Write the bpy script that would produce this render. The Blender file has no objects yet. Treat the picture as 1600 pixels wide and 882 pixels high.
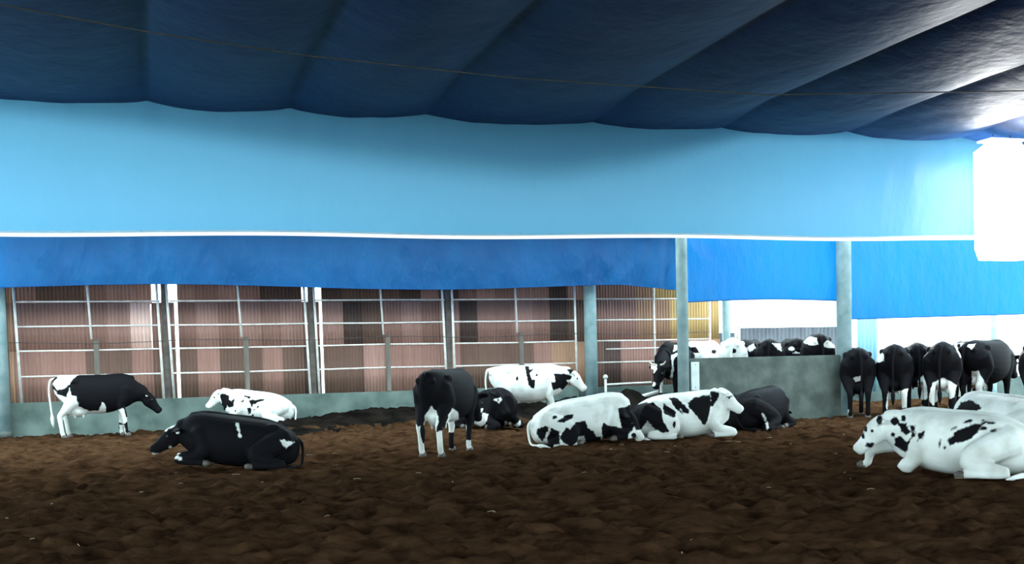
import bpy, bmesh, math, random
import numpy as np
from mathutils import Matrix, Vector, noise

scene = bpy.context.scene
COL = scene.collection

# ------------------------------------------------------------------ camera
# the barn is aligned with the axes: +x along the gates, +y towards them
FPX = 1700.0
YAW, PITCH, ROLL = math.radians(18.1), math.radians(3.0), math.radians(1.43)
f0 = Vector((math.sin(YAW), math.cos(YAW), 0)); r0 = Vector((math.cos(YAW), -math.sin(YAW), 0)); zz = Vector((0, 0, 1))
fw = f0*math.cos(PITCH) - zz*math.sin(PITCH); up0 = zz*math.cos(PITCH) + f0*math.sin(PITCH)
rt = r0*math.cos(ROLL) - up0*math.sin(ROLL); up = up0*math.cos(ROLL) + r0*math.sin(ROLL)
cam = bpy.data.cameras.new('camera'); camo = bpy.data.objects.new('camera', cam); COL.objects.link(camo)
camo.matrix_world = Matrix(((rt.x, up.x, -fw.x, 0), (rt.y, up.y, -fw.y, 0), (rt.z, up.z, -fw.z, 1.4), (0, 0, 0, 1)))
cam.sensor_width = 36; cam.lens = FPX/1600*36
cam.shift_y = (571 + FPX*math.tan(PITCH) - 441)/1600
cam.clip_end = 500
scene.camera = camo

# ------------------------------------------------------------------ light
w = bpy.data.worlds.new('overcast_sky'); scene.world = w; w.use_nodes = True
bg = w.node_tree.nodes['Background']; bg.inputs[0].default_value = (0.74, 0.95, 1.0, 1); bg.inputs[1].default_value = 1.6
# low sun behind the barn: it shines through the hanging tarps from outside
sl = bpy.data.lights.new('low_sun', 'SUN'); sl.energy = .75; sl.angle = math.radians(9); sl.color = (1, .97, .92)
so_ = bpy.data.objects.new('low_sun', sl); COL.objects.link(so_)
so_.rotation_euler = Vector((-.42, -.88, -.235)).to_track_quat('-Z', 'Y').to_euler()
scene.view_settings.view_transform = 'Standard'; scene.view_settings.look = 'None'
scene.view_settings.gamma = 1; scene.view_settings.use_curve_mapping = False
scene.view_settings.exposure = 1.95

# ------------------------------------------------------------------ materials
def mat(name):
    m = bpy.data.materials.new(name); m.use_nodes = True
    nt = m.node_tree; return m, nt, nt.nodes, nt.links, nt.nodes['Principled BSDF']
def noise_mat(name, c1, c2, scale=6, rough=.8, bump=.0, detail=6, metal=0., lo=.35, hi=.65, stretch=None, bscale=None):
    m, nt, N, L, b = mat(name)
    tc = N.new('ShaderNodeTexCoord'); mp = N.new('ShaderNodeMapping'); L.new(tc.outputs['Object'], mp.inputs[0])
    if stretch: mp.inputs['Scale'].default_value = stretch
    n = N.new('ShaderNodeTexNoise'); n.inputs['Scale'].default_value = scale; n.inputs['Detail'].default_value = detail
    L.new(mp.outputs[0], n.inputs['Vector'])
    r = N.new('ShaderNodeValToRGB'); r.color_ramp.elements[0].position = lo; r.color_ramp.elements[1].position = hi
    r.color_ramp.elements[0].color = (*c1, 1); r.color_ramp.elements[1].color = (*c2, 1)
    L.new(n.outputs['Fac'], r.inputs[0]); L.new(r.outputs[0], b.inputs['Base Color'])
    b.inputs['Roughness'].default_value = rough; b.inputs['Metallic'].default_value = metal
    if bump:
        n2 = N.new('ShaderNodeTexNoise'); n2.inputs['Scale'].default_value = bscale or scale*4; n2.inputs['Detail'].default_value = 8
        L.new(mp.outputs[0], n2.inputs['Vector'])
        bp = N.new('ShaderNodeBump'); bp.inputs['Strength'].default_value = bump; bp.inputs['Distance'].default_value = .03
        L.new(n2.outputs['Fac'], bp.inputs['Height']); L.new(bp.outputs[0], b.inputs['Normal'])
    return m
def tarp_mat(name, c1, c2, trans, tcol, rough=.42, scale=1.2, wr=.06):
    m = noise_mat(name, c1, c2, scale, rough, .25, 5, bscale=3.5)
    nt = m.node_tree; N, L = nt.nodes, nt.links; b = N['Principled BSDF']; out = N['Material Output']
    t = N.new('ShaderNodeBsdfTranslucent'); t.inputs[0].default_value = (*tcol, 1)
    mx = N.new('ShaderNodeMixShader'); mx.inputs[0].default_value = trans
    L.new(b.outputs[0], mx.inputs[1]); L.new(t.outputs[0], mx.inputs[2]); L.new(mx.outputs[0], out.inputs[0])
    # creases of the sheet act on the light passing through as well
    bp = [q for q in N if q.type == 'BUMP'][0]; bp.inputs['Strength'].default_value = .5; bp.inputs['Distance'].default_value = wr
    mp = [q for q in N if q.type == 'MAPPING'][0]; mp.inputs['Scale'].default_value = (1, 1, .45)
    L.new(bp.outputs[0], t.inputs['Normal'])
    return m
def emit_mat(name, col, s):
    m, nt, N, L, b = mat(name); b.inputs['Base Color'].default_value = (1, 1, 1, 1)
    b.inputs['Emission Color'].default_value = (*col, 1); b.inputs['Emission Strength'].default_value = s; return m

M = {}
M['bedding'] = noise_mat('manure_bedding', (.017, .0084, .0046), (.072, .036, .0185), 3.2, .95, 1.0, 12, lo=.3, hi=.70, bscale=11)
M['bedding'].node_tree.nodes['Principled BSDF'].inputs['Specular IOR Level'].default_value = 0
M['outside'] = noise_mat('pale_yard', (.45, .46, .44), (.6, .6, .58), .5, .9)
M['sill'] = noise_mat('dark_wet_concrete', (.05, .075, .07), (.09, .12, .11), 2, .9)
M['concrete'] = noise_mat('concrete', (.050, .067, .058), (.105, .130, .115), 2.6, .85, .3, 9)
M['kerb'] = noise_mat('kerb_concrete', (.060, .092, .080), (.145, .195, .175), 1.6, .85, .3, 9)
M['column'] = noise_mat('painted_column', (.19, .30, .315), (.34, .455, .47), 3, .5, .1, 7)
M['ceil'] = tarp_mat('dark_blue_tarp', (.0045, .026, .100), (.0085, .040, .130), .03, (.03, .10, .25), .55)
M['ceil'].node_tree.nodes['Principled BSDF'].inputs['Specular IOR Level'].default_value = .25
M['valance'] = tarp_mat('sky_blue_tarp', (.032, .110, .185), (.048, .145, .225), .72, (.092, .275, .42), .4)
M['curtain'] = tarp_mat('bright_blue_tarp', (.002, .105, .33), (.004, .14, .40), .42, (.006, .22, .60), .6, wr=.22)
M['hem'] = tarp_mat('white_hem', (.75, .78, .78), (.85, .87, .87), .5, (1, 1, 1), .5)
M['steel'] = noise_mat('weathered_white_steel', (.62, .57, .53), (.85, .82, .78), 5, .45, .0, 6)
M['dark_post'] = noise_mat('dark_steel_post', (.05, .04, .035), (.12, .095, .08), 6, .6, .1)
M['wood_post'] = noise_mat('weathered_post', (.10, .085, .07), (.19, .165, .14), 8, .8, .2, stretch=(1, 1, .1))
M['wire'] = noise_mat('dark_wire', (.03, .03, .03), (.06, .055, .05), 9, .6)
M['galv'] = noise_mat('grey_corrugated_steel', (.09, .095, .11), (.15, .155, .175), 3, .5, .0, stretch=(1, 1, .3))
M['pvc'] = noise_mat('white_pipe', (.50, .50, .46), (.70, .70, .66), 6, .5)
M['plastic'] = tarp_mat('clear_white_plastic', (.7, .76, .78), (.8, .84, .85), .6, (.85, .9, .92), .3)
M['cyan_sheet'] = tarp_mat('cyan_translucent_sheet', (.25, .42, .48), (.32, .5, .56), .4, (.35, .6, .7), .3)
M['white_board'] = noise_mat('white_board', (.55, .62, .62), (.68, .74, .74), 4, .6)
M['black'] = noise_mat('black_housing', (.015, .015, .016), (.03, .03, .03), 8, .5)
M['lamp'] = emit_mat('lamp_lens', (1, 1, .98), 7.0)
M['hoof'] = noise_mat('hoof_horn', (.05, .042, .035), (.12, .10, .085), 12, .6)
M['eye'] = noise_mat('dark_eye', (.006, .005, .004), (.012, .01, .008), 5, .08)
M['tag'] = noise_mat('white_ear_tag', (.75, .75, .68), (.85, .85, .78), 5, .5)
M['horn'] = noise_mat('pale_horn', (.45, .42, .34), (.6, .57, .48), 9, .4)
M['straw'] = noise_mat('pale_straw', (.22, .16, .09), (.40, .32, .20), 9, .7)
SID = []
for i, (a, b_) in enumerate([((.17, .105, .085), (.24, .155, .13)), ((.085, .055, .042), (.12, .08, .06)), ((.22, .145, .125), (.31, .21, .18)),
                            ((.045, .030, .026), (.07, .048, .04)), ((.20, .13, .085), (.28, .19, .12)), ((.30, .23, .09), (.42, .33, .14)), ((.55, .42, .38), (.68, .55, .5))]):
    a, b_ = [tuple(min(1, q*g) for q, g in zip(k, (1.55, 1.26, 1.2))) for k in (a, b_)]
    SID.append(noise_mat('brown_siding_%s' % ['rust', 'umber', 'pink', 'dark', 'tan', 'ochre', 'pale'][i], a, b_, 3, .75, .05, 8, stretch=(1.5, 1, .12), lo=.2, hi=.8))
SID_DARK = SID[1]
def coat_mat():
    m, nt, N, L, b = mat('cow_coat')
    tc = N.new('ShaderNodeTexCoord')
    at = N.new('ShaderNodeAttribute'); at.attribute_name = 'coat'
    n = N.new('ShaderNodeTexNoise'); n.inputs['Scale'].default_value = 14; n.inputs['Detail'].default_value = 4
    L.new(tc.outputs['Object'], n.inputs['Vector'])
    ma = N.new('ShaderNodeMath'); ma.operation = 'MULTIPLY_ADD'; ma.inputs[1].default_value = .07
    L.new(n.outputs['Fac'], ma.inputs[0]); ad = N.new('ShaderNodeMath'); ad.operation = 'SUBTRACT'; ad.inputs[1].default_value = .035
    L.new(at.outputs['Fac'], ad.inputs[0]); L.new(ad.outputs[0], ma.inputs[2])
    r = N.new('ShaderNodeMapRange'); r.inputs[1].default_value = -.008; r.inputs[2].default_value = .008
    L.new(ma.outputs[0], r.inputs[0])
    n2 = N.new('ShaderNodeTexNoise'); n2.inputs['Scale'].default_value = 3.5; n2.inputs['Detail'].default_value = 7
    L.new(tc.outputs['Object'], n2.inputs['Vector'])
    wr = N.new('ShaderNodeValToRGB'); wr.color_ramp.elements[0].position = .33; wr.color_ramp.elements[1].position = .55
    wr.color_ramp.elements[0].color = (.66, .67, .62, 1); wr.color_ramp.elements[1].color = (.86, .87, .84, 1)
    L.new(n2.outputs['Fac'], wr.inputs[0])
    dirt = N.new('ShaderNodeAttribute'); dirt.attribute_name = 'dirt'
    dm = N.new('ShaderNodeMix'); dm.data_type = 'RGBA'; dm.inputs[7].default_value = (.20, .19, .13, 1)
    L.new(dirt.outputs['Fac'], dm.inputs[0]); L.new(wr.outputs[0], dm.inputs[6])
    mx = N.new('ShaderNodeMix'); mx.data_type = 'RGBA'; mx.inputs[7].default_value = (.0075, .007, .0085, 1)
    L.new(r.outputs[0], mx.inputs[0]); L.new(dm.outputs[2], mx.inputs[6])
    L.new(mx.outputs[2], b.inputs['Base Color']); b.inputs['Roughness'].default_value = .62
    b.inputs['Specular IOR Level'].default_value = .035
    n3 = N.new('ShaderNodeTexNoise'); n3.inputs['Scale'].default_value = 60; L.new(tc.outputs['Object'], n3.inputs['Vector'])
    bp = N.new('ShaderNodeBump'); bp.inputs['Strength'].default_value = .25; bp.inputs['Distance'].default_value = .01
    L.new(n3.outputs['Fac'], bp.inputs['Height']); L.new(bp.outputs[0], b.inputs['Normal'])
    return m
M['coat'] = coat_mat()

# ------------------------------------------------------------------ helpers
def props(o, label=None, cat=None, group=None, kind=None):
    if label: o['label'] = label
    if cat: o['category'] = cat
    if group: o['group'] = group
    if kind: o['kind'] = kind
    return o
def thing(name, loc, label, cat, group=None, rz=0):
    o = bpy.data.objects.new(name, None); COL.objects.link(o); o.location = loc; o.rotation_euler = (0, 0, rz)
    o.empty_display_size = .1
    return props(o, label, cat, group)
class MB:
    """collects shapes and links them as one mesh object"""
    def __init__(s): s.v = []; s.f = []; s.mi = []; s.smooth = []
    def add(s, v, f, mi=0, smooth=False):
        o = len(s.v); s.v += [tuple(p) for p in v]; s.f += [tuple(i + o for i in q) for q in f]; s.mi += [mi]*len(f); s.smooth += [smooth]*len(f)
    def box(s, a, b, mi=0, bev=.0):
        x0, y0, z0 = a; x1, y1, z1 = b
        if not bev:
            v = [(x0,y0,z0),(x1,y0,z0),(x1,y1,z0),(x0,y1,z0),(x0,y0,z1),(x1,y0,z1),(x1,y1,z1),(x0,y1,z1)]
            s.add(v, [(0,3,2,1),(4,5,6,7),(0,1,5,4),(1,2,6,5),(2,3,7,6),(3,0,4,7)], mi); return
        bm = bmesh.new(); bmesh.ops.create_cube(bm, size=1)
        for q in bm.verts: q.co = ((x0+x1)/2 + q.co.x*(x1-x0), (y0+y1)/2 + q.co.y*(y1-y0), (z0+z1)/2 + q.co.z*(z1-z0))
        bmesh.ops.bevel(bm, geom=bm.edges[:], offset=bev, segments=2, affect='EDGES')
        bm.verts.index_update(); s.add([q.co for q in bm.verts], [[q.index for q in f.verts] for f in bm.faces], mi); bm.free()
    def tube(s, pts, rad, n=10, mi=0, smooth=True):
        pts = [Vector(p) for p in pts]; k = len(pts); rad = [rad]*k if not hasattr(rad, '__len__') else rad
        v = []; f = []; ref = None
        for i, p in enumerate(pts):
            t = (pts[min(i+1, k-1)] - pts[max(i-1, 0)]).normalized()
            if ref is None: ref = t.orthogonal().normalized()
            ref = (ref - t*ref.dot(t)).normalized(); bn = t.cross(ref)
            for j in range(n):
                a = 2*math.pi*j/n; v.append(p + (ref*math.cos(a) + bn*math.sin(a))*rad[i])
        for i in range(k-1):
            for j in range(n):
                f.append((i*n+j, i*n+(j+1) % n, (i+1)*n+(j+1) % n, (i+1)*n+j))
        f.append(tuple(range(n))[::-1]); f.append(tuple((k-1)*n+j for j in range(n)))
        s.add(v, f, mi, smooth)
    def lathe(s, prof, n=20, mi=0, c=(0, 0)):
        v = []; f = []
        for r, z in prof:
            for j in range(n):
                a = 2*math.pi*j/n; v.append((c[0]+r*math.cos(a), c[1]+r*math.sin(a), z))
        k = len(prof)
        for i in range(k-1):
            for j in range(n): f.append((i*n+j, i*n+(j+1) % n, (i+1)*n+(j+1) % n, (i+1)*n+j))
        f.append(tuple(range(n))[::-1]); f.append(tuple((k-1)*n+j for j in range(n)))
        s.add(v, f, mi, True)
    def ell(s, c, r, n=14, m=9, R=None, mi=0):
        v = []; f = []; c = Vector(c)
        def P(th, ph):
            q = Vector((r[0]*math.sin(th)*math.cos(ph), r[1]*math.sin(th)*math.sin(ph), r[2]*math.cos(th)))
            return c + (R @ q if R else q)
        v.append(P(0, 0))
        for i in range(1, m):
            for j in range(n): v.append(P(math.pi*i/m, 2*math.pi*j/n))
        v.append(P(math.pi, 0)); b = len(v)-1
        for j in range(n):
            f.append((0, 1+j, 1+(j+1) % n)); f.append((b, 1+(m-2)*n+(j+1) % n, 1+(m-2)*n+j))
            for i in range(m-2): f.append((1+i*n+j, 1+(i+1)*n+j, 1+(i+1)*n+(j+1) % n, 1+i*n+(j+1) % n))
        s.add(v, f, mi, True)
    def mesh(s, name, mats):
        me = bpy.data.meshes.new(name); me.from_pydata(s.v, [], s.f)
        for m in (mats if isinstance(mats, (list, tuple)) else [mats]): me.materials.append(m)
        me.polygons.foreach_set('material_index', s.mi); me.polygons.foreach_set('use_smooth', s.smooth); me.update(); return me
    def build(s, name, mats, parent=None, **kw):
        o = bpy.data.objects.new(name, s.mesh(name, mats)); COL.objects.link(o)
        if parent: o.parent = parent
        return props(o, **kw)
def grid_mesh(name, X, Y, Z, m, smooth=True):
    h, wd = X.shape
    v = np.stack([X, Y, Z], -1).reshape(-1, 3)
    i = np.arange(h*wd).reshape(h, wd)
    f = np.stack([i[:-1, :-1], i[:-1, 1:], i[1:, 1:], i[1:, :-1]], -1).reshape(-1, 4)
    me = bpy.data.meshes.new(name); me.from_pydata(v.tolist(), [], f.tolist()); me.materials.append(m)
    me.polygons.foreach_set('use_smooth', [smooth]*len(f)); me.update()
    o = bpy.data.objects.new(name, me); COL.objects.link(o); return o
_rng = np.random.RandomState(7); _T = _rng.rand(256, 256)
def vnoise(x, y):
    xi = np.floor(x).astype(int); yi = np.floor(y).astype(int); fx = x-xi; fy = y-yi
    fx = fx*fx*(3-2*fx); fy = fy*fy*(3-2*fy); T = lambda a, b: _T[a & 255, b & 255]
    return (T(xi, yi)*(1-fx)+T(xi+1, yi)*fx)*(1-fy) + (T(xi, yi+1)*(1-fx)+T(xi+1, yi+1)*fx)*fy
def sstep(a, b, x):
    t = np.clip((x-a)/(b-a), 0, 1); return t*t*(3-2*t)

# ------------------------------------------------------------------ ground
def ground_base(x, y):
    """large shape of the bedding: flat, a bank against the gates, a raised apron on the right"""
    x = np.asarray(x, float); y = np.asarray(y, float)
    bank = .36*sstep(25.6, 27.4, y)*sstep(3.6, 5.2, x)*(1-sstep(10.5, 11.5, x)) + .18*sstep(24.6, 26.2, y)*sstep(.3, 1.6, x)*(1-sstep(3.6, 5.2, x))
    apron = .46*sstep(22.0, 22.9, y)*sstep(10.4, 11.4, x)*(1-sstep(14.6, 15.3, x))
    heap = .22*np.exp(-(((x-.9)/.75)**2+((y-24.9)/.5)**2)) + .15*np.exp(-(((x-3.0)/1.0)**2+((y-24.0)/.45)**2))
    heap = heap + .40*np.exp(-(((x-11.0)/.42)**2+((y-24.75)/.45)**2))
    return bank + apron + heap
def ground_z(x, y):
    z = ground_base(x, y)
    z = z + .05*(vnoise(x*.8+3, y*.8)-.5) + .055*(vnoise(x*2.3, y*2.3+9)-.5)
    c1 = np.abs(vnoise(x*4.6+20, y*4.6)-.5)*2; z = z - .04*(1-c1)**3
    z = z + .085*(vnoise(x*6.5+5, y*6.5+2)-.5) + .075*(vnoise(x*12+5, y*12+2)-.5)*vnoise(x*1.1+8, y*1.1)*1.5
    return z
gx = np.arange(-9, 24.01, .075); gy = np.concatenate([np.arange(4.5, 13, .05), np.arange(13, 28.9, .075)])
GX, GY = np.meshgrid(gx, gy)
o = grid_mesh('floor', GX, GY, ground_z(GX, GY), M['bedding']); props(o, kind='structure')
# shade of the banked-up heaps, put into the bedding as a nearly black colour
M['shaded_bedding'] = noise_mat('shade_dark_bedding', (.005, .0045, .004), (.016, .013, .011), 2, .9, .8, 8, bscale=14)
M['shaded_bedding'].node_tree.nodes['Principled BSDF'].inputs['Specular IOR Level'].default_value = 0
o.data.materials.append(M['shaded_bedding'])
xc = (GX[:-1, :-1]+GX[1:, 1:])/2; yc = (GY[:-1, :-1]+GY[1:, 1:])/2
heap_shade = ground_base(xc, yc) + .10*(vnoise(xc*2.1, yc*2.1)-.5) + .06*(vnoise(xc*8, yc*8)-.5) > .075
o.data.polygons.foreach_set('material_index', heap_shade.astype(int).ravel())
b = MB(); b.box((-9, -14, -.6), (24, 4.5, -.02)); b.build('floor_near', M['bedding'], kind='structure')
b = MB(); b.box((-80, -60, -.9), (110, 120, -.35)); b.build('ground_outside', M['outside'], kind='structure')

# ------------------------------------------------------------------ ceiling tarps over beams
beams = [-9.9, -7.4, -4.9, -2.5, 0.05, 2.2, 4.4, 7.35, 9.85, 12.5, 15.1, 17.7, 20.4]
def ceil_z(x, y):
    x = np.asarray(x, float); z = np.zeros_like(x)
    for a, c in zip(beams[:-1], beams[1:]):
        t = (x-a)/(c-a); k = (t >= 0) & (t < 1)
        z = np.where(k, -np.abs(np.sin(np.pi*np.clip(t, 0, 1)))**.62, z)
    amp = (.30 - .19*sstep(15.5, 17.6, y))*(.85+.3*vnoise(x*.15+4, y*.1))
    return 5.68 + z*amp - .13*sstep(15.5, 17.6, y) + .06*sstep(5, 12, x) + .03*(vnoise(x*1.3, y*.5)-.5) + .02*(vnoise(x*3+y, y*.8+7)-.5)
cx = np.arange(-9.9, 17.6, .06); cy = np.arange(-4, 17.75, .15)
CX, CY = np.meshgrid(cx, cy)
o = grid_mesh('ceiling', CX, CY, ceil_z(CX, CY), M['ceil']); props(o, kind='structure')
# roof decking above the tarps (keeps them dark), its unseen edge shaped to shade the valance, and the eave roof above the gates
edge = [(-10, 19.0), (-3, 19.0), (1, 19.6), (5, 20.5), (8, 20.9), (9.5, 20.2), (11, 18.9), (17.6, 18.6)]
dv = []; df = []
for x, ye in edge:
    for y, z in ((-4, 5.9), (18.2, 5.9), (ye, 5.9 - .155*(ye-18.2))): dv += [(x, y, z), (x, y, z+.06)]
for k in range(len(edge)-1):
    a = k*6; c = a+6
    for q in (0, 2): df += [(a+q, c+q, c+q+2, a+q+2), (a+q+1, a+q+3, c+q+3, c+q+1)]
    df += [(a+4, c+4, c+5, a+5), (a, a+1, c+1, c)]
b = MB(); b.add(dv, df); b.build('ceiling_shade_deck', M['galv'], kind='structure')
b = MB(); b.box((-10, 26.0, 5.35), (15.5, 29.6, 5.43)); b.build('ceiling_eave', M['galv'], kind='structure')

# ------------------------------------------------------------------ hanging tarps
def tarp(name, x0, x1, y, top, bot, m, fold, seed, label, bulge=.0, cat='tarp', step=.08, hem=True):
    xs = np.arange(x0, x1+.001, step); n = 46; ts = np.linspace(0, 1, n)
    X, T = np.meshgrid(xs, ts)
    zt = np.array([top(a) for a in xs]); zb = np.array([bot(a) for a in xs])
    Z = zt*(1-T) + zb*T
    Y = y + fold(X, T) - bulge*np.sin(np.pi*T*.85)**1.0
    t = thing(name, ((x0+x1)/2, y, float(zb.min())), label, cat)
    off = np.array(t.location)
    o = grid_mesh('sheet', X-off[0], Y-off[1], Z-off[2], m); o.parent = t
    if hem:
        h = MB()
        if hem > .02:                                             # a flat white band sewn along the lower edge
            q = [(X[-1, i]-off[0], Y[-1, i]-off[1], Z[-1, i]-off[2]) for i in range(0, len(xs), 2)]
            h.add([(a, b_-.006, c+.03) for a, b_, c in q] + [(a, b_-.004, c-hem) for a, b_, c in q], [(i, i+1, len(q)+i+1, len(q)+i) for i in range(len(q)-1)], 0, True)
        else: h.tube([(X[-1, i]-off[0], Y[-1, i]-off[1], Z[-1, i]-off[2]) for i in range(0, len(xs), 2)], hem, 8)
        h.build('hem', M['hem'] if hem > .02 else m, t, **({'label': 'white bottom hem'} if hem > .02 else {}))
    return t
val = tarp('valance_tarp', -9, 20.3, 17.7, lambda x: 5.9,
     lambda x: 3.56 + .012*x*.6 + .02*math.sin(x*.9), M['valance'],
     lambda X, T: .06*(vnoise(X*.5, T*1.5)-.5) + .06*(vnoise(X*3.2+T*1.2, T*1.1+3)-.5)*(1-T) + .022*(vnoise(X*7+T*3, T*2)-.5)*(1-T)**2, 1,
     'long light blue tarp hanging across the whole barn below the dark ceiling tarp', bulge=.22, hem=.055)
tarp('curtain_tarp', -9, 14.0, 27.4, lambda x: 5.3, lambda x: 3.47 + .07*math.sin((x+3)*.17*math.pi*.9) - .16*float(sstep(11.8, 14, x)), M['curtain'],
     lambda X, T: .10*(vnoise(X*.5+4, T)-.5) + .16*np.abs(vnoise(X*1.8+T*2.2, T*.6)-.5)*(1-T)*(1-sstep(-4, 4, X)) + .08*(vnoise(X*2.0-T*1.5, T*2)-.5)
        + .10*sstep(10, 12, X)*np.abs(vnoise((X+T*1.5)*3.2, T*.7)-.5)
        + .16*sstep(12.2, 13.6, X)*np.sin((X-12.2)*9+T*1.5)*.5, 2,
     'deep blue tarp hanging above the gates, left of the teal column', bulge=.16, hem=.012)
tarp('curtain_tarp', 11.05, 15.3, 21.78, lambda x: 4.55, lambda x: 2.70 + .05*math.sin((x-11.3)*.8), M['curtain'],
     lambda X, T: .05*(vnoise(X*.9+8, T*1.3)-.5) + .09*np.abs(vnoise((X-T*1.6)*1.7, T*1.5+X*.4)-.5)*(1-sstep(11.4, 14, X)*.6), 3,
     'blue tarp stretched between the two columns of the concrete partition', bulge=.1, hem=.012)
tarp('curtain_tarp', 15.35, 22.5, 21.75, lambda x: 4.55, lambda x: 2.27 + .015*(x-15.3), M['curtain'],
     lambda X, T: .08*(vnoise(X*.6+2, T*1.3+5)-.5) + .07*np.abs(vnoise((X+T)*1.6, T*1.2)-.5), 4,
     'wide blue tarp right of the corner column, above the row of dark cows', bulge=.12, hem=.012)

# ------------------------------------------------------------------ kerb, siding and gates at the back
VB = 28.3
b = MB()
b.box((-9, VB-.12, -.3), (11.2, VB+.18, .79), 0, .02); b.build('wall_kerb', M['kerb'], kind='structure')
b = MB(); b.box((11.2, VB-.10, -.3), (15.9, VB+.3, .72), 0, .02); b.build('wall_plinth', M['sill'], kind='structure')
b = MB(); b.box((16.4, 28.9, -.5), (42, 29.1, .62), 0, .02); b.build('wall_sill', M['sill'], kind='structure')
b = MB(); b.box((-10, -7.2, -.5), (24, -7, 1.0)); b.build('wall_light_block', SID_DARK, kind='structure')  # unseen low wall behind the camera, added to cut the front light
rows = [(.70, 2.02), (1.98, 3.19), (3.15, 5.4)]
rs = random.Random(11); b = MB(); PW = .531
holes = {(2, 6), (1, 5)}
pattern = {0: [0,0,0,1,1,0,1, 1,0,1,1,0,1,3, 1,1,2,0,0,0,0, 1,1,1,1,0,4,4, 1,3,0,0,1,0,4, 4],
           1: [0,0,0,0,2,2,0, 0,2,0,2,0,2,0, 2,3,1,0,2,0,2, 3,0,0,2,0,3,1, 0,0,0,4,4,5,5, 5],
           2: [0,1,1,0,2,2,2, 2,0,2,0,3,3,2, 3,1,1,1,3,2,3, 0,2,0,2,2,3,2, 0,0,0,4,5,5,5, 5]}
X0 = -3.2
for r, (z0, z1) in enumerate(rows):
    for i in range(-1, 36):
        x = X0 + i*PW; z0, z1 = rows[r]
        k = pattern[r][i] if 0 <= i < 36 else rs.choice([0, 0, 1, 4])
        if r == 2 and i in (6, 13): z0 = 3.85                       # sheet missing above the rail: daylight shows
        xa, xb = x, x + PW + .02
        if r == 1 and i == 5: k = 6; xb = x + PW - .02
        if i in (7,): xa += .10
        if i == 13 and r < 2: xb -= .09
        yy = VB + .45 + .03*r + (.012 if i % 2 else 0)
        n = max(4, int((xb-xa)/.0133)); v = []; f = []
        for j in range(n+1):
            xx = xa + (xb-xa)*j/n; dy = .014*math.sin((xx-X0)*2*math.pi/.089)
            for (zz_, dd) in ((z0, 0), (z1, 0), (z1, .006), (z0, .006)): v.append((xx, yy+dy+dd, zz_))
        for j in range(n):
            a = j*4; c = a+4
            f += [(a, c, c+1, a+1), (a+1, c+1, c+2, a+2), (a+2, c+2, c+3, a+3), (a+3, c+3, c, a)]
        b.add(v, f, k, True)
b.build('wall_back', SID, kind='structure')

RZ = [3.19, 2.60, 2.02, 1.41]
gates = [(-3.05, .18), (.42, 3.78), (4.02, 7.42), (7.66, 11.18), (11.75, 15.35)]
glabel = ['pale steel gate leftmost along the siding, behind the cow with a white rump',
          'pale steel gate second from the left, above the white cow by the kerb',
          'pale steel gate third from the left, darker sheets behind it',
          'pale steel gate just left of the round teal column, behind the standing white cow',
          'pale steel gate right of the round teal column, with ochre sheets at its end']
def bar(bm, x0, x1, z, t=.045, y=0.0): bm.box((x0, y-t/2, z-t/2), (x1, y+t/2, z+t/2), 0, .008)
for gi, (xa, xb) in enumerate(gates):
    zb = .79 if gi < 4 else .55
    t = thing('steel_gate', ((xa+xb)/2, VB-.02, zb), glabel[gi], 'gate', 'steel gates along the siding')
    h = xb-xa; lean = [.05, .06, .05, .02, 0][gi]; c = .0
    for sx in (-1, 1):
        m = MB(); m.tube([(sx*h/2 + lean*.3, 0, 0), (sx*h/2 - lean*1.2, 0, 3.9-zb)], .032, 10); m.build('post', M['steel'], t)
    m = MB(); m.tube([(.02, -.045, (2.28 if gi < 4 else 1.0)-zb), (-lean*.8, -.045, 3.9-zb)], .028, 10); m.build('upright', M['steel'], t)
    for k, z in enumerate(RZ + [3.78]):
        m = MB(); sag = rs.uniform(-.012, .012)
        m.tube([(-h/2-.01, 0, z-zb), (0, 0, z-zb+sag), (h/2+.01, 0, z-zb)], .021, 8); m.build('rail', M['steel'], t)
    if gi == 4:
        m = MB(); m.tube([(-h/2+.3, -.06, 1.78-zb), (h/2, -.06, 1.80-zb)], .018, 8); m.build('rail', M['steel'], t)
    # short dark timber posts in front of each gate, carrying the wires
    if gi < 4:
        px = (xa+xb)/2 + .12
        p_ = thing('wire_post', (px, VB-.10, .79), ['short dark post rising from the kerb before the leftmost gate', 'short dark post rising from the kerb before the second gate',
              'short dark post rising from the kerb before the third gate', 'short dark post rising from the kerb before the gate by the teal column'][gi], 'post', 'short posts on the kerb')
        m = MB(); m.box((-.06, -.04, 0), (.06, .04, 1.46), 0, .012); m.build('shaft', M['wood_post'], p_)
        m = MB(); m.box((-.065, -.045, 1.46), (.065, .045, 1.49), 0, .008); m.build('cap', M['dark_post'], p_)
# dark posts between neighbouring gates
for i, (x, lb) in enumerate([(-3.35, 'dark steel post at the left end of the gates'), (.30, 'dark steel post between the two leftmost gates'), (3.90, 'dark steel post between the second and third gates'), (7.54, 'dark steel post between the third gate and the one by the teal column')]):
    t = thing('gate_post', (x, VB+.09, .79), lb, 'post', 'dark posts between the gates')
    m = MB(); m.box((-.075, -.05, 0), (.075, .05, 4.5), 0, .01); m.build('shaft', M['dark_post'], t)
    m = MB(); m.box((-.11, -.08, 0), (.11, .08, .02), 0, .005); m.build('base_plate', M['dark_post'], t)
m = MB(); m.tube([(-9, VB-.14, 2.25)] + [(x, VB-.14, 2.2 + .03*math.sin(x*1.3)) for x in np.arange(-8, 15, .6)] + [(15.3, VB-.14, 2.22)], .008, 6)
props(m.build('fence_wire', M['wire']), 'thin dark wire strung along the gates above the short posts', 'wire')

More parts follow.
